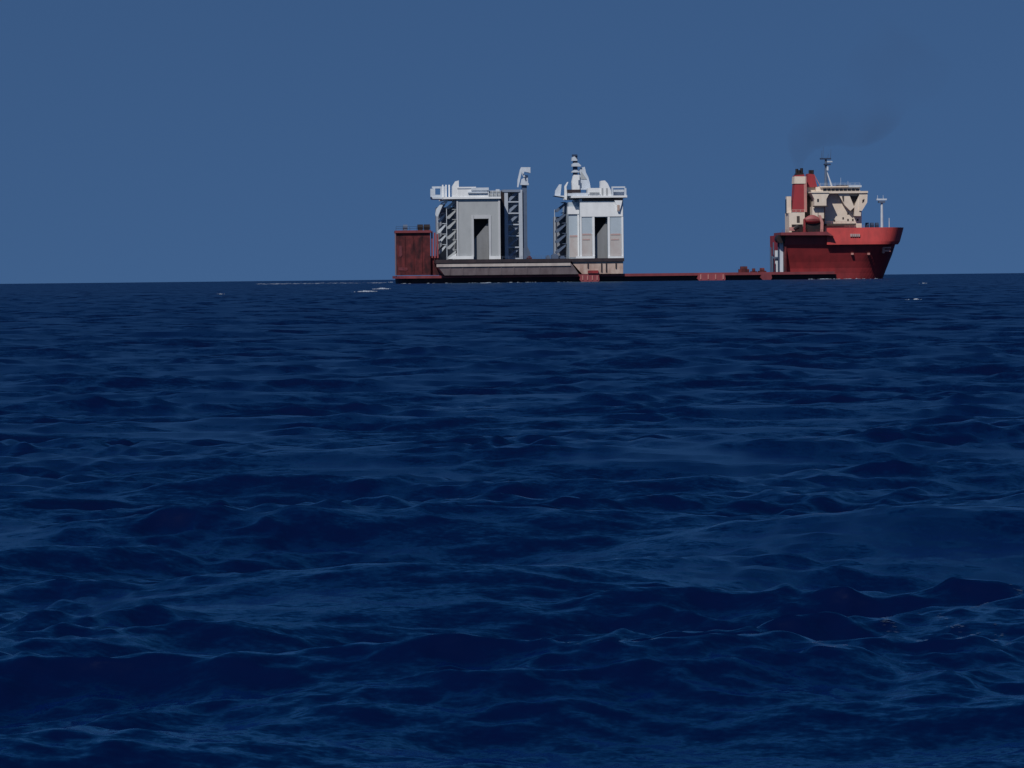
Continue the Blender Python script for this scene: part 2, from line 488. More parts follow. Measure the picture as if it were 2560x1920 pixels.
# bright bulwark standing proud of the flare
ub0 = U(2067, 600, -1)
outer = [section(z, hb, U(xt, 600, 0), us, u0=ub0, n=34) for z, hb, xt, us in (
    (ZK, 21.6, 2180, stem_u(ZK) + 0.6), (ZK + 1.2, 21.6, 2183, stem_u(ZK + 2) + 0.6), (ZT, 21.2, 2192, stem_u(ZT) + 0.3))]
inner = [section(z, hb, U(xt, 600, 0), us, u0=ub0, n=34) for z, hb, xt, us in (
    (ZT, 20.7, 2192, stem_u(ZT) - 0.3), (ZK + 1.2, 20.8, 2183, stem_u(ZK + 2)), (ZK, 20.4, 2180, stem_u(ZK) - 0.1))]
bul = MB()
rings = outer + inner + [outer[0]]
npt = len(rings[0])
for sgn in (-1, 1):
    vs = [(p[0], CV + sgn * p[1], p[2]) for lv_ in rings for p in lv_]
    fs = []
    for j in range(len(rings) - 1):
        for i in range(npt - 1):
            q = (j * npt + i, j * npt + i + 1, (j + 1) * npt + i + 1, (j + 1) * npt + i)
            fs.append(q if sgn < 0 else q[::-1])
    fs.append(tuple(j * npt for j in range(len(rings) - 1)))
    bul.add(vs, fs)
bulw = part('bulwark', bul, M_RED, ship, 'bright red bulwark band round the bow', smooth=False)
# forecastle ledge over the aft flare
lg = MB(); lg.pprism([(1953, 581), (2068, 579), (2085, 591), (2070, 588), (1953, 588)], -4.0, 16)
part('forecastle_ledge', lg, M_DULL, ship)
# ship's name in pale strokes, too far off to read
nm = MB()
xx = 2126
for wdt, gap in ((4, 1.4), (3.4, 1.4), (4, 1.2), (3, 1.4), (4.2, 0)):
    nm.pbox(xx, xx + wdt, 584.5, 591.5, -2.0, -1.4); xx += wdt + gap
part('name_lettering', nm, M_PINK, bulw, 'small pale name lettering')
a = MB()
a.pbox(2206, 2212, 617, 633, 2.2, 3.6); a.pbox(2206, 2228, 617, 621, 2.0, 4.2); a.pbox(2209, 2226, 624, 629, 2.1, 3.8)
part('anchor', a, M_LAMP, ship, 'pale stowed anchor under the bulwark')
for x in (2131, 2172):
    part('fairlead', MB().pbox(x - 3, x + 3, 632, 637, 0.6, 2.6), M_LAMP, ship)
# aft bulkhead of the bow with posts and platforms
for (x0, x1, y0, y1, v0, m_) in ((1950, 1958, 606, 680, 2.5, M_PALE), (1926, 1928.5, 618, 680, 6, M_STEEL), (1933, 1935.5, 606, 680, 9, M_STEEL), (1938, 1945, 626, 680, 8, M_PALE), (1945.5, 1949, 606, 680, 4, M_STEELD), (1930, 1933, 640, 680, 5, M_STEEL)):
    part('guide_post', MB().pbox(x0, x1, y0, y1, v0, v0 + 1.2), m_, ship)
part('guide_beam', MB().pbox(1926, 1958, 642, 646, 7.2, 7.8), M_STEEL, ship)
w = MB(); w.tube((U(1952, 597, 0), -0.5, Z(1952, 597, 0)), (U(1952, 597, 0), 6, Z(1952, 597, 0)), 1.8, n=14)
w.pbox(1949, 1964, 583, 607, 0.5, 5)
part('mooring_roller', w, M_DARK, ship)
g = MB(); g.pbox(1962, 1966, 590, 680, -0.1, 1.5)
part('corner_fender', g, M_MAROON, ship)

# ---- deckhouse
ZF = ZL
hs = part('deckhouse', MB().pbox(1973, 2012, 531, 586, 5, 16), M_CREAM, ship, 'low cream deckhouse below the funnels')
part('door', MB().pbox(1992, 1999, 540, 556, 4.8, 5.0), M_DKBR, hs)
part('vent_trunk', MB().pbox(1967, 1978, 491, 533, 8, 11), M_CREAM, hs)
part('ventilator', MB().pbox(1966, 1968.5, 498, 534, 9, 12), M_STEELD, hs)
g = MB(); railing(g, [(U(1968, 531, 4.8), 4.8, Z(1980, 531, 5)), (U(2012, 531, 4.8), 4.8, Z(2000, 531, 5))], 1.1, 1.8, 0.06)
part('railing', g, M_CREAM, hs)
mh = part('bridge_house', MB().pbox(2062, 2154, 478, 586, 9, 31), M_CREAM, ship, 'tall cream bridge house with flared wings')
part('bridge_house', MB().pbox(2012, 2064, 478, 586, 12, 31), M_CREAM, ship)
# inner cream block and bridge wing column on the near side
cl = MB(); cl.pprism([(2030, 480), (2073, 480), (2073, 484), (2066, 498), (2066, 516), (2036, 516), (2036, 498), (2030, 486)], 1.5, 9)
col = part('wing_column', cl, M_CREAM, ship, 'cream bridge wing column')
part('lower_column', MB().pbox(2031, 2060, 516.5, 546, 3.0, 9), M_CREAM, ship)
part('window', MB().pbox(2043, 2047, 497, 504, 1.3, 1.5), M_GLASS, col)
part('window_ledge', MB().pbox(2033, 2070, 514, 517, 1.0, 2.2), M_DKBR, col)
part('flange', MB().pbox(2027, 2075, 478.5, 482, 1.1, 9), M_CREAM, col)
# wing brackets on the right
br = MB(); br.pprism([(2148, 481), (2169, 481), (2168, 506), (2155, 527), (2148, 527)], 6, 9)
rb = part('wing_bracket', br, M_CREAM, ship, 'flared right wing bracket of the bridge')
part('opening', MB().pprism([(2156, 500), (2161, 497), (2160, 503), (2156, 507)], 5.8, 6.0), M_DARK, rb)
part('wing_bracket', MB().pprism([(2092, 479), (2120, 479), (2136, 518), (2126, 527), (2112, 513)], 6.5, 9), M_CREAM, ship)
part('wing_bracket', MB().pprism([(2136, 519), (2150, 482), (2155, 482), (2152, 540), (2136, 540)], 6.5, 9), M_CREAM, ship)
part('recess', MB().pprism([(2119, 490), (2148, 490), (2136, 516)], 8.8, 9.0), M_DKBR, mh)
part('window', MB().pprism([(2105, 491), (2110, 489), (2110, 505), (2107, 501)], 6.3, 6.5), M_DKBR, mh)
part('bridge_deck', MB().pbox(2034, 2170, 478, 483, 5.5, 33), M_CREAM, ship)
wh = part('wheelhouse', MB().pbox(2040, 2150, 467, 478, 8, 30), M_CREAM, ship, 'long low wheelhouse with dark window band')
gl = 0
for k in range(9):
    xx = 2058 + 10.2 * k
    part('window', MB().pbox(xx, xx + 8.6, 471.5, 477, 7.8, 8.0), M_GLASS, wh)
part('roof', MB().pbox(2122, 2154, 463, 468, 7, 31), M_PALE, wh)
part('roof', MB().pbox(2050, 2121, 465, 468, 7, 31), M_CREAM, wh)
part('roof_locker', MB().pbox(2096, 2121, 462, 465.5, 10, 16), M_STEELD, wh)
g = MB(); railing(g, [(U(2050, 465, 7), 7, Z(2090, 465, 7)), (U(2150, 465, 7), 7, Z(2090, 465, 7))], 1.2, 2.0, 0.06)
part('railing', g, M_PALE, wh)
for (x, y0, y1) in ((2102, 444, 465), (2120, 452, 465)):
    u_ = U(x, y1, 12); part('whip_aerial', MB().tube((u_, 12, Z(x, y1, 12)), (u_, 12, Z(x, y0, 12)), 0.09, 0.05, n=5), M_PALE, wh)
part('upper_house', MB().pbox(2016, 2040, 464, 482, 11, 28), M_CREAM, ship)
# dark walkway recess along the foot of the bridge house
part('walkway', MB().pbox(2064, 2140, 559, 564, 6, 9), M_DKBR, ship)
g = MB(); railing(g, [(U(2066, 560, 5.8), 5.8, Z(2090, 561, 6)), (U(2140, 560, 5.8), 5.8, Z(2110, 561, 6))], 1.2, 2.0, 0.06)
part('railing', g, M_LAMP, ship)
# small ports on the bridge house side
for (x, y) in ((2120, 534), (2120, 550), (2132, 550), (2144, 550), (2108, 546), (2086, 552)):
    part('porthole', MB().pbox(x - 2, x + 2, y - 3, y + 2.4, 8.9, 9.0), M_DKBR, mh)

# ---- funnels
f1 = part('funnel', MB().pprism([(1982, 530), (2012, 530), (2011, 436), (1988, 438)], 6, 12), M_FUN, ship, 'tall red funnel with white band')
part('white_band', MB().pprism([(1985.5, 459), (2014, 459), (2014, 441), (1986.5, 441)], 5.7, 12.2), M_CREAM, f1)
part('sunlit_edge', MB().pbox(2010, 2017, 441, 530, 5.9, 9), M_LAMP, f1)  # pale pink strip paints the funnel's sunlit side face
g = MB()
for x, dz in ((1993, 0), (1999, -3), (2006, 2)):
    g.tube((U(x, 436, 9), 9 + (x % 3), Z(x, 440, 9)), (U(x, 436, 9), 9 + (x % 3), Z(x, 422 - dz, 9)), 0.62, n=8)
part('exhaust_pipe', g, M_DARK, f1)
part('cap', MB().pprism([(1990, 441), (2010, 441), (2009, 432), (1992, 433)], 6.2, 11.8), M_DARK, f1)
f2 = part('funnel', MB().pprism([(2017, 468), (2043, 468), (2036, 436), (2020, 434)], 10, 16), M_FUN, ship, 'shorter dark red funnel behind')
g = MB()
for x in (2026, 2032):
    g.tube((U(x, 436, 12), 13, Z(x, 440, 12)), (U(x, 436, 12), 13, Z(x, 425, 12)), 0.6, n=8)
part('exhaust_pipe', g, M_DARK, f2)
part('stay', MB().tube((U(2036, 436, 11), 11, Z(2036, 438, 11)), (U(2052, 465, 11), 11, Z(2052, 468, 11)), 0.16, n=5), M_LAMP, f2)
part('casing', MB().pbox(2000, 2030, 488, 560, 9.5, 14), M_DKBR, ship, 'dark brown machinery space between the houses')

# ---- masts
def mast_at(x, y0, y1, v, r0, r1):
    return (U(x, y1, v), v, Z(x, y1, v)), (U(x, y1, v), v, Z(x, y0, v))
a_, b_ = mast_at(2065, 395, 466, 15, 0.5, 0.3)
mm = part('main_mast', MB().tube(a_, b_, 0.75, 0.45, n=10), M_STEEL, ship, 'slim blue grey radar mast on the bridge roof')
part('mast_leg', MB().tube((a_[0] + 2.4, 14.5, a_[2]), (b_[0] + 0.3, 14.8, a_[2] + 6.5), 0.4, 0.22, n=8), M_PALE, mm)
part('yard', MB().pbox(2051, 2078, 395, 398.5, 14, 15.6), M_STEELD, mm)
part('platform', MB().pbox(2062, 2077, 409, 412.5, 13.4, 16.4), M_STEELD, mm)
part('radar_bar', MB().pbox(2068, 2081, 402.5, 405.5, 13.6, 14.4), M_PALE, mm)
part('lamp_box', MB().pbox(2067, 2071, 416, 426, 13.8, 14.8), M_PALE, mm)
for (x, y0) in ((2053, 376), (2057, 368), (2069, 384), (2076, 372)):
    u_ = U(x, 395, 14.6); part('whip_aerial', MB().tube((u_, 14.6, Z(x, 396, 14.6)), (u_ + 0.3, 14.6, Z(x, y0, 14.6)), 0.10, 0.05, n=5), M_STEEL, mm)
a_, b_ = mast_at(2205, 502, 575, 18, 0.5, 0.3)
fm = part('foremast', MB().tube(a_, b_, 0.62, 0.5, n=10), M_PALE, ship, 'pale post mast on the bow')
part('yard', MB().pbox(2192, 2217, 496.5, 500.5, 17.4, 18.6), M_PALE, fm)
part('platform', MB().pbox(2197, 2213, 502, 507, 17, 19), M_STEEL, fm)
for x in (2194, 2208):
    u_ = U(x, 497, 18); part('lamp_post', MB().tube((u_, 18, Z(x, 497, 18)), (u_, 18, Z(x, 488, 18)), 0.12, 0.08, n=5), M_PALE, fm)
u_ = U(2223, 560, 18); part('jackstaff', MB().tube((u_, 18, Z(2223, 572, 18)), (u_, 18, Z(2223, 545, 18)), 0.22, 0.15, n=6), M_PALE, ship)
w = MB(); zz = Z(2150, 590, 4)
for x in (2168, 2180, 2192):
    w.tube((U(x - 4, 568, 12), 12, Z(x, 563, 12)), (U(x + 4, 568, 12), 12, Z(x, 563, 12)), 1.1, n=10)
    w.box(U(x - 4, 568, 12), U(x + 4, 568, 12), 11, 13, ZL - 0.4, Z(x, 566, 12))
part('windlass', w, M_STEELD, ship)
g = MB(); railing(g, [(U(x, 568, -1.2), -1.2, ZT - 0.05) for x in (2112, 2160)], 1.0, 2.0, 0.05)
part('railing', g, M_LAMP, ship)
# gear on the ledge under the lifeboat
g = MB(); g.pbox(1981, 2007, 561, 581, 3, 6); g.tube((U(1984, 570, 0), 0.2, Z(1984, 573, 0)), (U(1996, 570, 0), 0.2, Z(1996, 566, 0)), 1.0, n=10)
part('mooring_winch', g, M_DARK, ship)
part('hatch_box', MB().pbox(1974, 1987, 568, 577, -0.6, 0.2), M_LAMP, ship)
part('cradle', MB().pprism([(2014, 556), (2052, 556), (2047, 580), (2020, 580)], 1.5, 4.5), M_DARK, ship)
part('davit', MB().pprism([(2047, 538), (2052, 538), (2059, 556), (2058, 580), (2051, 580), (2052, 558)], -0.2, 0.8), M_LAMP, ship, 'pink davit arm beside the lifeboat')
part('davit', MB().pprism([(2009, 548), (2013, 545), (2014, 580), (2008, 580)], -0.2, 0.8), M_HULL, ship)
g = MB(); zz = Z(2010, 581, -1.8)
railing(g, [(U(1955, 581, -1.8), -1.8, zz), (U(2066, 581, -1.8), -1.8, zz)], 1.1, 2.0, 0.06)
part('railing', g, M_MAROON, ship)

# ---- lifeboat hanging in its davits
lu0, lu1 = U(2011, 550, -0.5), U(2054, 550, -0.5)
lz0, lz1 = Z(2030, 559, 0.5), Z(2030, 537, 0.5)
boat = thing('lifeboat', 'faded red enclosed lifeboat hung by the cream bridge house of the ship', 'lifeboat', ((lu0 + lu1) / 2, 1.6, lz0))
def boat_shell(prof):
    mb = MB(); N, Kk = 16, 14
    vs = []
    for i in range(N + 1):
        t = i / N
        s = math.sin(math.pi * (0.04 + 0.92 * t)) ** 0.55
        uu = lu0 + (lu1 - lu0) * t
        for j in range(Kk):
            y_, z_ = prof(j / (Kk - 1), s, t)
            vs.append((uu, 1.6 + y_, z_))
    fs = [(i * Kk + j, (i + 1) * Kk + j, (i + 1) * Kk + j + 1, i * Kk + j + 1) for i in range(N) for j in range(Kk - 1)]
    fs += [(i * Kk + Kk - 1, (i + 1) * Kk + Kk - 1, (i + 1) * Kk, i * Kk) for i in range(N)]
    fs += [tuple(range(Kk)), tuple(N * Kk + j for j in range(Kk - 1, -1, -1))]
    return mb.add(vs, fs)
lzm = lz0 + (lz1 - lz0) * 0.40
part('hull', boat_shell(lambda q, s, t: (-1.7 * s * math.cos(math.pi * q), lzm - (lzm - lz0) * (0.35 + 0.65 * s) * math.sin(math.pi * q))), M_FUN, boat, smooth=True)
part('canopy', boat_shell(lambda q, s, t: (-1.6 * s * math.cos(math.pi * q), lzm + 0.02 + (lz1 - lzm) * (0.15 + 0.85 * s) * (0.55 + 0.45 * math.sin(math.pi * t)) * math.sin(math.pi * q))), M_BOAT, boat, smooth=True)
part('rubbing_strake', boat_shell(lambda q, s, t: (-1.8 * s * math.cos(math.pi * q), lzm + 0.14 * math.sin(math.pi * q) - 0.1)), M_LAMP, boat)
for x in (2020, 2045):
    u_ = U(x, 545, 1.6)
    part('fall', MB().tube((u_, 1.6, lz0 + 2), (u_, 1.2, lz1 + 1.2), 0.12, n=5), M_DARK, boat)

# ================================================================== PONTOON BARGE carried on the deck
VF = -5.0
pz = lambda y, x=1250: Z(x, y, VF)
zb = DECK + 0.02
pl, pr = U(1092, 660, VF), U(1562, 660, VF)
barge = thing('cargo_barge', 'grey flat pontoon barge lying on the low deck of the red ship', 'barge', ((pl + pr) / 2, CV, zb))
z_r1, z_r0 = pz(648), pz(656.5)
z_l0 = pz(666)
ul2, ur1, ur2 = U(1112, 680, VF), U(1424, 660, VF), U(1448, 684, VF)
# side plating tucks in under the strake
hp = MB()
vf2 = -3.5
def ring(z, ua, ub, va): return [(ua, va, z), (ub, va, z), (ub, BEAM - va, z), (ua, BEAM - va, z)]
rA = ring(zb, ul2, ur2, vf2); rB = ring(z_l0, pl + 0.6, ur1 + 1.5, VF + 0.3)
rC = ring(z_r0, pl, ur1, VF + 0.3)
hp.add(rA + rB + rC, [(0, 3, 2, 1)] + [(i, (i + 1) % 4, (i + 1) % 4 + 4, i + 4) for i in range(4)] + [(i + 4, (i + 1) % 4 + 4, (i + 1) % 4 + 8, i + 8) for i in range(4)] + [(8, 9, 10, 11)])
part('pontoon_hull', hp, M_PONT, barge, 'grey raked pontoon side')
part('strake', MB().box(pl - 0.1, ur1 + 0.4, VF, VF + 0.29, z_l0, pz(659)), M_PONTL, barge, 'lighter strake along the pontoon side')
n_pl = 9
for k in range(n_pl):
    ua = ul2 + 2 + (ur1 - ul2 - 4) * k / n_pl
    part('side_frame', MB().add([(ua, VF + 0.2, z_l0 - 0.05), (ua + 0.35, VF + 0.2, z_l0 - 0.05), (ua + 0.35, vf2 - 0.12, zb + 0.1), (ua, vf2 - 0.12, zb + 0.1),
                                 (ua, VF + 0.6, z_l0 - 0.05), (ua + 0.35, VF + 0.6, z_l0 - 0.05), (ua + 0.35, vf2 + 0.3, zb + 0.1), (ua, vf2 + 0.3, zb + 0.1)],
                                [(0, 3, 2, 1), (4, 5, 6, 7), (0, 1, 5, 4), (2, 3, 7, 6), (1, 2, 6, 5), (3, 0, 4, 7)]), M_PONT, barge)
part('deck_fender', MB().box(ur1 + 0.5, pr, -2.9, BEAM - VF, z_r0, z_r1), M_RAIL, barge)
part('deck_fender', MB().box(pl - 0.4, ur1 + 0.49, VF - 0.3, BEAM - VF, z_r0, z_r1), M_RAIL, barge, 'dark fender edge of the pontoon deck')
eb = MB()
eb.prism([(ur1 + 1.0, z_r0 - 0.02), (pr - 0.4, z_r0 - 0.02), (pr - 0.4, zb), (ur2 + 1.5, zb)], -2.2, BEAM + 1)
end = part('end_block', eb, M_SAND, barge, 'rust stained cream end block')
for k, x in enumerate((1504, 1516, 1470, 1540)):
    part('drain_pipe', MB().pbox(x - 1.3, x + 1.3, 657, 670 if k > 1 else 679, -2.7, -2.2), M_RAIL, end)
part('footing_plate', MB().pbox(1470, 1496, 676, 683, -3.2, -2.2), M_HULL, end)
g = MB()
railing(g, [(U(x, 648, VF), VF, z_r1) for x in (1256, 1418)], 1.2, 2.5, 0.06)
part('railing', g, M_STEEL, barge)
for (x0, x1, y0) in ((1318, 1330, 640), (1366, 1376, 638), (1380, 1396, 634), (1400, 1414, 640)):
    w = MB(); w.pbox(x0, x1, y0 + 3, 648.2, 2, 6); w.pbox(x0 + 2, x1 - 3, y0, y0 + 3.2, 3, 5)
    part('deck_locker', w, M_STEEL if x0 > 1340 else M_MAROON, barge)

# ================================================================== TWO WHITE TOWERS standing on the barge
TV0, TV1 = -2.0, 34.0
def tower(label, xl, xr, ytop, ybot, door, base_v=TV0):
    xm = (xl + xr) / 2
    ua, ub = U(xl, 570, base_v), U(xr, 570, base_v)
    zb_, zt_ = z_r1 + 0.01, Z(xm, ytop, base_v)
    t = thing('white_tower', label, 'tower', ((ua + ub) / 2, (TV0 + TV1) / 2, zb_), 'white towers on the barge')
    da, db = U(door[0], 600, base_v), U(door[1], 600, base_v)
    dz = Z((door[0] + door[1]) / 2, door[2], base_v)
    return t, ua, ub, zb_, zt_, da, db, dz

def doorway(t, shell, da, db, dz, zb_, depth=9.0):
    """open recess: dark lining painted as shade, an added pale wedge as the sunlit part"""
    v0 = TV0
    part('lining', MB().box(da + 0.05, db - 0.05, v0 + depth - 0.3, v0 + depth, zb_, dz), M_DKBR, shell)  # dark back wall stands for the shade in the doorway
    part('sunlit_wedge', MB().prism([(da + 0.1, zb_), (db - 0.1, zb_), (db - 0.1, dz - 1.6), (da + 0.1, dz - 8.6)], v0 + 2.2, v0 + 2.8), M_WARMW2, shell)  # added wedge, its sloping top draws the edge of sun and shadow

M_WARMW2 = paint('sunlit wedge grey', (0.19, 0.20, 0.215), (0.14, 0.145, 0.15), amount=0.6)

def shell_with_door(ua, ub, zb_, zt_, da, db, dz, depth=9.0):
    mb = MB()
    mb.box(ua, da, TV0, TV0 + depth, zb_, zt_)
    mb.box(db, ub, TV0, TV0 + depth, zb_, zt_)
    mb.box(da, db, TV0, TV0 + depth, dz, zt_)
    mb.box(ua, ub, TV0 + depth, TV1, zb_, zt_)
    return mb

def stairs(shell, ua, zb_, zt_, v0, w, n, out=4.4, mat=None):
    """switchback flights on the aft wall: sloping slabs with landings"""
    h = (zt_ - zb_) / n
    for k in range(n):
        z0 = zb_ + h * k
        lo = ua - out; hi = ua - 0.3
        a = MB(); a.prism([(lo, z0 + 0.2), (lo + 0.9, z0 + 0.2), (hi, z0 + h * 0.72), (hi, z0 + h * 0.72 + 0.9), (lo, z0 + 1.0)], v0, v0 + w)
        part('stair_flight', a, mat or M_PALE, shell)
        part('landing', MB().box(ua - 1.7, ua - 0.02, v0 - 0.2, v0 + w + 1.8, z0 + h * 0.72 + 0.9, z0 + h * 0.72 + 1.15), mat or M_PALE, shell)
    g = MB()
    g.tube((ua - out, v0 + w + 0.4, zb_), (ua - out, v0 + w + 0.4, zt_ - 3), 0.16, n=6)
    part('stair_post', g, M_PALE, shell)

# ---------- tower by the stern casing: plain grey front
t1_, ua, ub, zb_, zt_, da, db, dz = tower('pale grey tower with stairs on its side, next to the dark maroon stern casing', 1142, 1251, 478, 648, (1185, 1222, 547))
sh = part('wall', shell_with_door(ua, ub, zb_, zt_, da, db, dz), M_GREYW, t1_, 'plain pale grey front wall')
doorway(t1_, sh, da, db, dz, zb_)
tv = TV0 - 0.25
for (x0, x1, y0, y1) in ((1142, 1146, 500, 646), (1246, 1251, 500, 646), (1179, 1184.6, 538, 646), (1222.4, 1228, 538, 646), (1184.7, 1222.3, 538, 546.6)):
    part('edge_trim', MB().pbox(x0, x1, y0, y1, tv, TV0), M_TRIM, sh)
for (x0, x1) in ((1138, 1184), (1223, 1252)):
    part('plinth', MB().pbox(x0, x1, 640, 647.8, TV0 - 0.9, TV0 - 0.3), M_WHITE, t1_)
part('wedge_foot', MB().pprism([(1122, 647.5), (1141, 633), (1141, 647.5)], TV0 + 0.2, TV0 + 2.5), M_WHITE, t1_)
stairs(sh, ua, zb_, zt_ - 3, 0.5, 4.5, 6, 3.8, M_GREYW)
part('annex', MB().box(ua - 7.2, ua - 0.05, 20, 33, zb_, zt_ - 6), M_ANNEX, t1_, 'narrow annex behind the stairs')
stairs(sh, ua - 3.6, zb_ + 2.3, zt_ - 4, 13, 5, 5, 3.6, M_PALE)
# roof
rf = part('roof_deck', MB().pbox(1108, 1252, 492, 497, TV0 - 1.0, TV1 + 1), M_WHITE, t1_)
part('parapet', MB().pbox(1144, 1221, 472, 492, TV0 - 0.6, TV0 + 5), M_WHITE, t1_, 'white parapet box on the roof')
part('parapet_rail', MB().pbox(1143, 1190, 467, 471, TV0 - 0.9, TV0 + 1), M_WHITE, rf)
part('parapet_rail', MB().pbox(1178, 1222, 469, 476, TV0 - 1.1, TV0 + 0.2), M_PALE, rf)
part('parapet_shelf', MB().pbox(1170, 1218, 479, 483, TV0 - 1.3, TV0 - 0.6), M_PALE, rf)
part('vent_hood', MB().pprism([(1131, 492), (1131, 466), (1139, 453), (1147, 451), (1147, 492)], TV0 - 0.4, TV0 + 5), M_WHITE, t1_, 'white sloped vent hood at the roof corner')
g = MB(); railing(g, [(U(x, 492, TV0 - 0.8), TV0 - 0.8, Z(1236, 492, TV0 - 0.8)) for x in (1222, 1251)], 2.6, 1.4, 0.10)
part('railing', g, M_PALE, rf)
part('roof_locker', MB().pbox(1240, 1249, 473, 492, TV0 + 1, TV0 + 4), M_PALE, rf)
# overhanging platform on the aft side with a round opening
pv = 8.0
g = MB(); g.pprism([(1082, 497), (1110, 497), (1110, 492), (1079, 492)], pv, pv + 16)
pf = part('side_platform', g, M_PALE, t1_, 'pale overhanging platform beside the stair tower')
g = MB()
for (x0, x1, y0, y1) in ((1080, 1112, 466, 471), (1076, 1083, 472, 492), (1101, 1112, 471, 492), (1083, 1101, 487, 492), (1083, 1088, 471, 487)):
    g.pbox(x0, x1, y0, y1, pv + 0.5, pv + 1.5)
part('frame', g, M_PALE, pf)
for x in (1107, 1115, 1123):
    part('post', MB().pbox(x - 1.8, x + 1.8, 462, 496, 4.0, 4.8), M_WHITE, pf)
part('bracket', MB().pprism([(1106, 497), (1123, 497), (1116, 509), (1111, 509)], 3, 5), M_WHITE, pf)
part('strut', MB().pprism([(1088, 536), (1090, 541), (1095, 541), (1108, 510), (1103, 508), (1091, 522)], 10, 11.5), M_PALE, pf)

# ---------- tower at the rust stained end: banded front and mast
t2_, ua, ub, zb_, zt_, da, db, dz = tower('white tower with pink stripes and a stepped mast, above the rust stained end block', 1450, 1558.5, 496, 647, (1487, 1519.5, 543))
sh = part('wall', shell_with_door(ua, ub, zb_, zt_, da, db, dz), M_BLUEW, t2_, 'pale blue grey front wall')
doorway(t2_, sh, da, db, dz, zb_)
part('upper_band', MB().pbox(1450.2, 1557, 506, 541.5, TV0 - 0.3, TV0), M_WHITE, sh, 'white upper band above the doorway')
for (x0, x1) in ((1450, 1454.5), (1481, 1486.7), (1519.8, 1525), (1554, 1558.5)):
    part('edge_trim', MB().pbox(x0, x1, 542, 646.5, TV0 - 0.25, TV0), M_WHITE, sh)
for (x0, x1) in ((1454.8, 1480.6), (1525.4, 1553.6)):
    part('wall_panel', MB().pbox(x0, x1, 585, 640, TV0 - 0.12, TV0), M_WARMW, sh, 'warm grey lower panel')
    part('stripe', MB().pbox(x0 + 1, x1 - 3, 584, 587.5, TV0 - 0.24, TV0 - 0.12), M_PINK, sh)
    part('stripe', MB().pbox(x0 + 2, x1 - 6, 597, 600, TV0 - 0.24, TV0 - 0.12), M_PINK, sh)
part('plinth', MB().pbox(1440, 1487, 640.5, 647.3, TV0 - 0.8, TV0 - 0.3), M_WHITE, t2_)
part('plinth', MB().pbox(1520, 1559, 640.5, 647.3, TV0 - 0.8, TV0 - 0.3), M_WHITE, t2_)
ux = ua
zz0, zz1 = Z(1432, 535, TV0), Z(1432, 516, TV0)
part('annex', MB().box(ux - 4.4, ux - 0.02, 1, 30, zb_, Z(1432, 505, TV0)), M_BLUEW, t2_, 'set back pale annex')
ux -= 4.4
part('side_box', MB().box(ux - 0.5, ux + 4.3, 0.4, 0.98, zz0, zz1), M_WHITE, sh)
part('side_stripe', MB().box(ux + 0.3, ux + 4.0, 0.8, 0.98, Z(1432, 592, 0), Z(1432, 588, 0)), M_PINK, sh)
part('wall_panel', MB().box(ux + 0.2, ux + 4.2, 0.9, 0.98, zb_ + 0.5, Z(1432, 593, 0)), M_WARMW, sh)
part('side_trim', MB().box(ux + 3.6, ux + 4.3, 0.6, 0.88, zb_, zz0 - 0.02), M_WHITE, sh)
part('stair_backing', MB().box(ux - 4.2, ux - 0.05, 20, 29, zb_, zt_ - 7), M_ANNEX, t2_, 'slate plating behind the stairs')
stairs(sh, ux, zb_ + 2.2, zt_ - 1, 12, 6, 5, 4.4, M_STEEL)
rf = part('roof_deck', MB().pbox(1428, 1568, 489, 494, TV0 - 1.6, TV1 + 1), M_WHITE, t2_)
part('painted_shadow', MB().pbox(1455, 1556, 494.2, 503, TV0 - 0.02, TV0 + 0.5), M_DKBR, rf)  # dark strip paints the shadow under the roof deck overhang
part('roof_house', MB().pbox(1470, 1506, 470, 489, TV0 - 0.8, TV0 + 8), M_WHITE, t2_, 'white house on the roof')
part('roof_panel', MB().pbox(1474, 1498, 480, 486, TV0 - 1.1, TV0 - 0.8), M_GREYW, rf)
part('vent_hood', MB().pprism([(1502, 489), (1502, 452), (1512, 451), (1519, 458), (1527, 475), (1529, 489)], TV0 - 1.2, TV0 + 4), M_WHITE, t2_, 'white hood with rounded top')
for (x0, x1, y0, y1) in ((1504, 1508, 470, 489), (1515, 1519, 470, 489)):
    part('hood_slot', MB().pbox(x0, x1, y0, y1, TV0 - 1.35, TV0 - 1.2), M_GREYW, rf)
g = MB()
for (x0, x1, y0, y1) in ((1529, 1563, 466, 470), (1561, 1566, 470, 489), (1529, 1533, 470, 489)):
    g.pbox(x0, x1, y0, y1, TV0 - 1.2, TV0 + 0.2)
part('roof_frame', g, M_PALE, t2_, 'pale open frame on the roof edge')
part('roof_locker', MB().pbox(1534, 1560, 474, 489, TV0 + 2, TV0 + 6), M_PALE, rf)
part('bracket', MB().pprism([(1536, 501), (1556, 501), (1553, 514), (1548, 530), (1543, 526), (1541, 512)], TV0 - 1.2, TV0 - 0.32), M_WHITE, t2_)
part('bracket_shadow', MB().pbox(1543, 1549, 512, 527, TV0 - 1.4, TV0 - 1.2), M_SAND, t2_)  # brownish patch paints the shadow at the bracket
g = MB(); g.pprism([(1387, 489), (1415, 494), (1425, 494), (1425, 489)], 6, 18)
pf = part('side_platform', g, M_PALE, t2_, 'pale side platform')
part('panel', MB().pprism([(1387, 489), (1388, 477), (1398, 461), (1404, 461), (1401, 489)], 8, 9), M_PALE, pf)
part('post', MB().pprism([(1411, 498), (1411, 466), (1418, 455), (1421, 455), (1416, 467), (1418, 489), (1417, 500)], 5, 6), M_WHITE, pf)
part('roof_base', MB().pbox(1420, 1452, 474, 484, 0, 10), M_RAIL, rf)
part('roof_step', MB().pbox(1420, 1470, 483, 489.5, -1, 12), M_PALE, rf)
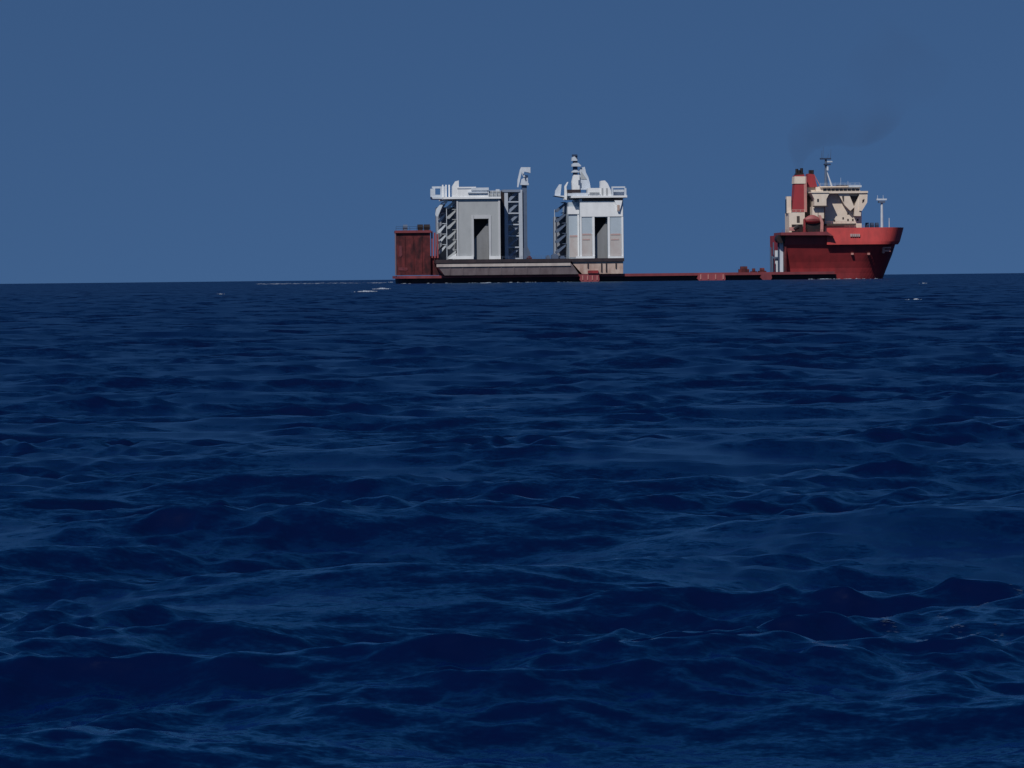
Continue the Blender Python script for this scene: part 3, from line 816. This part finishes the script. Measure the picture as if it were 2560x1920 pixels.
# stepped mast
mst = part('mast', MB().pprism([(1431, 474), (1430, 455), (1434, 437), (1449, 437), (1449, 474)], 2, 6), M_WHITE, t2_, 'white stepped mast with dark gaps')
part('mast_brace', MB().pprism([(1449, 474), (1449, 426), (1453, 419), (1462, 417), (1465, 432), (1471, 443), (1475, 460), (1477, 474)], 3, 5.5), M_PALE, t2_)
part('brace_panel', MB().pprism([(1452, 448), (1453, 428), (1467, 448)], 2.8, 3.0), M_GREYW, mst)
part('brace_slot', MB().pprism([(1446, 462), (1446, 450), (1451, 450), (1451, 462)], 1.8, 2.0), M_STEEL, mst)
zc = lambda y: Z(1438, y, 4)
uc = U(1438, 420, 4)
for (y0, y1, x0, x1) in ((425, 431, 1430, 1449), (407, 416, 1430, 1453), (391, 402, 1430, 1444)):
    part('mast_drum', MB().pprism([(x0, y1), (x0 + 0.5, y0 + 3), (x0 + 5, y0), (x1 - 7, y0), (x1, y1 - 2), (x1 - 1, y1)], 2, 6), M_PALE, mst)
part('mast_core', MB().box(uc - 0.9, uc + 0.9, 3, 5, zc(438), zc(387)), M_STEELD, mst)
part('mast_cap', MB().pbox(1431, 1443, 386, 390, 2.6, 5.4), M_STEELD, mst)
g = MB(); railing(g, [(U(x, 489, TV0 - 1.4), TV0 - 1.4, Z(1500, 489, TV0 - 1.4)) for x in (1430, 1500)], 1.2, 1.6, 0.07)
part('railing', g, M_PALE, rf)

M_LAT = paint('light blue grey steelwork', (0.40, 0.45, 0.53), (0.31, 0.36, 0.43), amount=0.6, scale=0.6)
M_LATD = paint('mid blue steelwork', (0.19, 0.235, 0.32), (0.14, 0.18, 0.25), amount=0.6, scale=0.6)
# ================================================================== LATTICE CRANE TOWER between the two white towers
LV = 10.0
zb_ = z_r1 + 0.01
la, lb = U(1255, 560, LV), U(1303, 560, LV)
lt = thing('lattice_tower', 'blue grey steel lattice tower with crane head, between the two white towers', 'crane tower', ((la + lb) / 2, LV + 4, zb_))
zt_ = Z(1280, 478, LV)
for (ux, wv, m_) in ((U(1256, 560, LV), 0, M_DARK), (U(1266, 560, LV), 0, M_LAT), (U(1302, 560, LV), 0, M_LAT), (U(1266, 560, LV), 8, M_LAT), (U(1302, 560, LV), 8, M_LAT)):  # the black first leg paints the shade beside the grey tower
    part('leg', MB().box(ux - 0.75, ux + 0.75, LV + wv, LV + wv + 1.4, zb_, zt_ + (0 if m_ is M_DARK else 0.6)), m_, lt)
part('back_plate', MB().box(U(1266, 560, LV) + 0.8, U(1302, 560, LV) - 0.8, LV + 8.2, LV + 8.6, zb_, zt_), M_LAT, lt)
part('shade_strip', MB().box(U(1250, 560, LV), U(1262, 560, LV), LV + 1.5, LV + 7, zb_, zt_ - 0.5), M_LATD, lt)  # darker strip added as the shade along the grey tower's right side
u0, u1 = U(1266, 560, LV) + 0.75, U(1302, 560, LV) - 0.75
nb = 6
hh = (zt_ - zb_) / nb
for k in range(nb + 1):
    part('beam', MB().box(u0, u1, LV + 0.2, LV + 1.0, zb_ + hh * k - 0.25 + 0.3, zb_ + hh * k + 0.25 + 0.3), M_LAT, lt)
for k in range(nb):
    za, zb2 = zb_ + hh * k + 0.6, zb_ + hh * (k + 1)
    part('brace', MB().prism([(u0, za), (u0 + 0.9, za), (u1, zb2 - 0.7), (u1, zb2), (u1 - 0.6, zb2), (u0, za + 0.9)], LV + 1.1, LV + 1.6), M_LATD, lt)
part('top_beam', MB().pbox(1256, 1300, 474, 480, LV - 0.3, LV + 9), M_LATD, lt)
pm = part('crane_post', MB().pbox(1306, 1318, 462, 646, LV + 1, LV + 4), M_STEEL, lt, 'dark blue crane post')
part('post_foot', MB().pprism([(1303, 647), (1306, 622), (1318, 615), (1326, 632), (1324, 647)], LV + 0.6, LV + 5), M_STEEL, pm)
hd = MB()
hd.pprism([(1293, 468), (1294, 450), (1300, 424), (1303, 418), (1307, 418), (1303, 436), (1299, 455), (1296, 468)], LV + 0.5, LV + 1.5)
hd.pprism([(1303, 418), (1326, 418), (1326, 433), (1321, 431), (1311, 429), (1308, 436), (1304, 430)], LV, LV + 3)
hd.pprism([(1307, 429), (1313, 441), (1309, 443), (1303, 431)], LV + 0.5, LV + 1.5)
hd.pprism([(1301, 462), (1304, 448), (1311, 444), (1315, 456), (1322, 458), (1322, 463)], LV, LV + 3)
part('crane_head', hd, M_PALE, lt, 'pale crane head')
part('crane_cab', MB().pbox(1310, 1320, 438, 457, LV + 2, LV + 4), M_LAT, pm)

# ================================================================== SMOKE
path = [(2000, 424, 1.4), (1995, 402, 3.2), (1998, 376, 5.0), (2012, 348, 6.8), (2042, 324, 8.5), (2085, 304, 11), (2135, 290, 13), (2180, 262, 15), (2210, 215, 17), (2245, 160, 19), (2290, 100, 20)]
pts = []
for x, y, r in path:
    u_, z_ = S(x, y, 10)
    pts.append((Vector((u_, 10, z_)), r))
sm = []
for i in range(len(pts) - 1):
    for k in range(4):
        t = k / 4
        sm.append((pts[i][0].lerp(pts[i + 1][0], t), pts[i][1] + (pts[i + 1][1] - pts[i][1]) * t))
sm.append(pts[-1])
mb = MB(); N = 24
for i, (p, r) in enumerate(sm):
    d = (sm[min(i + 1, len(sm) - 1)][0] - sm[max(i - 1, 0)][0]).normalized()
    s = Vector((0, 1, 0)); t = d.cross(s).normalized()
    for j in range(N):
        a = 2 * math.pi * j / N
        rr = r * (1 + 0.10 * math.sin(2 * a + i * 0.5) + 0.08 * math.sin(i * 0.6 + a))
        mb.v.append(tuple(p + (s * math.cos(a) + t * math.sin(a)) * rr))
for i in range(len(sm) - 1):
    for j in range(N):
        mb.f.append((i * N + j, i * N + (j + 1) % N, (i + 1) * N + (j + 1) % N, (i + 1) * N + j))
mb.f.append(tuple(range(N - 1, -1, -1))); mb.f.append(tuple((len(sm) - 1) * N + j for j in range(N)))
p0 = pts[0][0]
smoke = mb.build('smoke', None or M_DARK, None, p0)
smoke.data.materials.clear()
smoke.location = ORG + UV * p0.x + VV * p0.y + Vector((0, 0, p0.z))
smoke.rotation_euler = (0, 0, YAW)
smoke['kind'] = 'stuff'
smoke['label'] = 'thin dark exhaust smoke drifting up from the ship funnel'
smoke['category'] = 'smoke'
ms = bpy.data.materials.new('exhaust smoke')
ms.use_nodes = True
n, l = ms.node_tree.nodes, ms.node_tree.links
n.clear()
o = n.new('ShaderNodeOutputMaterial')
pv_ = n.new('ShaderNodeVolumePrincipled')
pv_.inputs['Color'].default_value = (0.10, 0.08, 0.10, 1)
tc = n.new('ShaderNodeTexCoord')
sp = n.new('ShaderNodeSeparateXYZ')
l.new(tc.outputs['Object'], sp.inputs[0])
mr = n.new('ShaderNodeMapRange'); mr.interpolation_type = 'LINEAR'
mr.inputs['From Min'].default_value = 0; mr.inputs['From Max'].default_value = 30
mr.inputs['To Min'].default_value = 0.375; mr.inputs['To Max'].default_value = 0.15
l.new(sp.outputs['Z'], mr.inputs['Value'])
ns = n.new('ShaderNodeTexNoise'); ns.inputs['Scale'].default_value = 0.055; ns.inputs['Detail'].default_value = 5
l.new(tc.outputs['Object'], ns.inputs['Vector'])
m2 = n.new('ShaderNodeMapRange'); m2.inputs['From Min'].default_value = 0.22; m2.inputs['From Max'].default_value = 0.72
l.new(ns.outputs['Fac'], m2.inputs['Value'])
mu = n.new('ShaderNodeMath'); mu.operation = 'MULTIPLY'
pw = n.new('ShaderNodeMath'); pw.operation = 'POWER'; pw.inputs[1].default_value = 3.2
l.new(mr.outputs[0], pw.inputs[0])
l.new(pw.outputs[0], mu.inputs[0]); l.new(m2.outputs[0], mu.inputs[1])
l.new(mu.outputs[0], pv_.inputs['Density'])
l.new(pv_.outputs[0], o.inputs['Volume'])
smoke.data.materials.append(ms)

# ================================================================== FOAM: small breaking crests, scattered flecks and the wake
ico_v = [(-0.526, 0, 0.851), (0.526, 0, 0.851), (-0.526, 0, -0.851), (0.526, 0, -0.851), (0, 0.851, 0.526), (0, 0.851, -0.526), (0, -0.851, 0.526), (0, -0.851, -0.526), (0.851, 0.526, 0), (-0.851, 0.526, 0), (0.851, -0.526, 0), (-0.851, -0.526, 0)]
ico_f = [(0, 1, 4), (0, 4, 9), (9, 4, 5), (4, 8, 5), (4, 1, 8), (8, 1, 10), (8, 10, 3), (5, 8, 3), (5, 3, 2), (2, 3, 7), (7, 3, 10), (7, 10, 6), (7, 6, 11), (11, 6, 0), (0, 6, 1), (6, 10, 1), (9, 11, 0), (9, 2, 11), (9, 5, 2), (7, 11, 2)]
foam = MB()
def sea_point(px, py):
    d = ray(px, py); t = -CAM_H / d.z
    return d.x * t, d.y * t
def fleck(x, y, sx, sy, sz, lift=0.0):
    X = np.array([[x]]); Y = np.array([[y]])
    sp_ = np.array([[max(0.60 / 780 * (y + 8), 0.0034 * y * 0.8 if y < 400 else 0.0065 * y * 0.8)]])
    ax, ay, az, _m = waves(X, Y, sp_)
    x, y, z = x + ax[0, 0], y + ay[0, 0], az[0, 0] + lift
    foam.add([(x + p[0] * sx * random.uniform(.7, 1.3), y + p[1] * sy, z + p[2] * sz * random.uniform(.6, 1.3)) for p in ico_v], ico_f)
for (px, py, wpx, hgt, cnt) in ((915, 730, 45, .16, 50), (955, 723, 36, .26, 60), (2292, 752, 46, .12, 46), (2308, 709, 16, .25, 12), (2061, 698, 34, .3, 24), (1212, 708, 22, .35, 20), (116, 788, 30, .07, 14), (978, 706, 18, .4, 14), (555, 737, 20, .1, 8)):
    cx, cy = sea_point(px, py)
    wm = wpx / FPX * cy
    for i in range(cnt):
        a = random.gauss(0, 0.32)
        s = wm * random.uniform(0.02, 0.085) * (1.2 - min(1, abs(a)))
        fleck(cx + a * wm, cy + random.gauss(0, 0.22) * wm + a * wm * 0.4, s, s * 1.2, hgt * random.uniform(0.25, 1.0) * (1.1 - min(1, abs(a) * 1.2)), 0.05)
whitecaps = foam
foam = MB()
def lace(px0, py0, px1, py1, cnt, bend):
    for i in range(cnt):
        t = random.random()
        px = px0 + (px1 - px0) * t + random.gauss(0, 2.5)
        py = py0 + (py1 - py0) * t + bend * math.sin(math.pi * t) + 2.5 * math.sin(t * 17 + px0) + random.gauss(0, 1.2)
        cx, cy = sea_point(px, py)
        q = random.uniform(0.0012, 0.0040)
        fleck(cx, cy, q * random.uniform(2, 5), q * 3, q * 0.10, 0.0)
lace(2185, 1566, 2268, 1541, 90, 4)
lace(2190, 1572, 2240, 1578, 30, 2)
for k in range(26):
    x_ = random.gauss(2430, 75); y_ = random.gauss(1585, 42); w_ = random.uniform(12, 50)
    lace(x_, y_, x_ + w_, y_ + random.uniform(-10, 10), int(w_ * 0.45), random.uniform(-6, 6))
lace_mb = foam
foam = whitecaps
for i in range(110):        # wash along the ship's waterline
    px = random.choice((random.uniform(1000, 1440), random.uniform(1960, 2205), random.uniform(2030, 2100)))
    u_, z_ = S(px, 700, -1.5)
    w_ = ORG + UV * u_ + VV * (-random.uniform(0.6, 2.2) if px < 1960 else random.uniform(0.5, 4.0))
    fleck(w_.x, w_.y, random.uniform(0.15, 0.8), random.uniform(0.3, 1.0), random.uniform(0.03, 0.22), 0.02)
for i in range(170):        # the ship's wake trailing off astern
    t = random.random()
    px = 975 - 330 * t ** 0.9
    cx, cy = sea_point(px, 700 - 0.01055 * (px - 900) + 7.2 + random.gauss(0, 0.7))
    fleck(cx, cy, random.uniform(0.3, 1.5), random.uniform(2, 9), random.uniform(0.02, 0.10), 0.0)
M_FOAM, n, l, b = new_mat('sea foam')
b.inputs['Base Color'].default_value = (0.28, 0.33, 0.41, 1)
b.inputs['Roughness'].default_value = 0.8
M_LACE, n, l, b = new_mat('thin foam lace')
b.inputs['Base Color'].default_value = (0.10, 0.17, 0.30, 1)
b.inputs['Roughness'].default_value = 0.8
b.inputs['Alpha'].default_value = 0.28
lo = lace_mb.build('foam_lace', M_LACE, None, (0, 0, 0))
lo['kind'] = 'stuff'
lo['label'] = 'thin lacy foam flecks drifting on the near waves'
lo['category'] = 'foam'
fo = foam.build('sea_foam', M_FOAM, None, (0, 0, 0))
fo['kind'] = 'stuff'
fo['label'] = 'scattered white foam and breaking crests on the blue sea'
fo['category'] = 'foam'
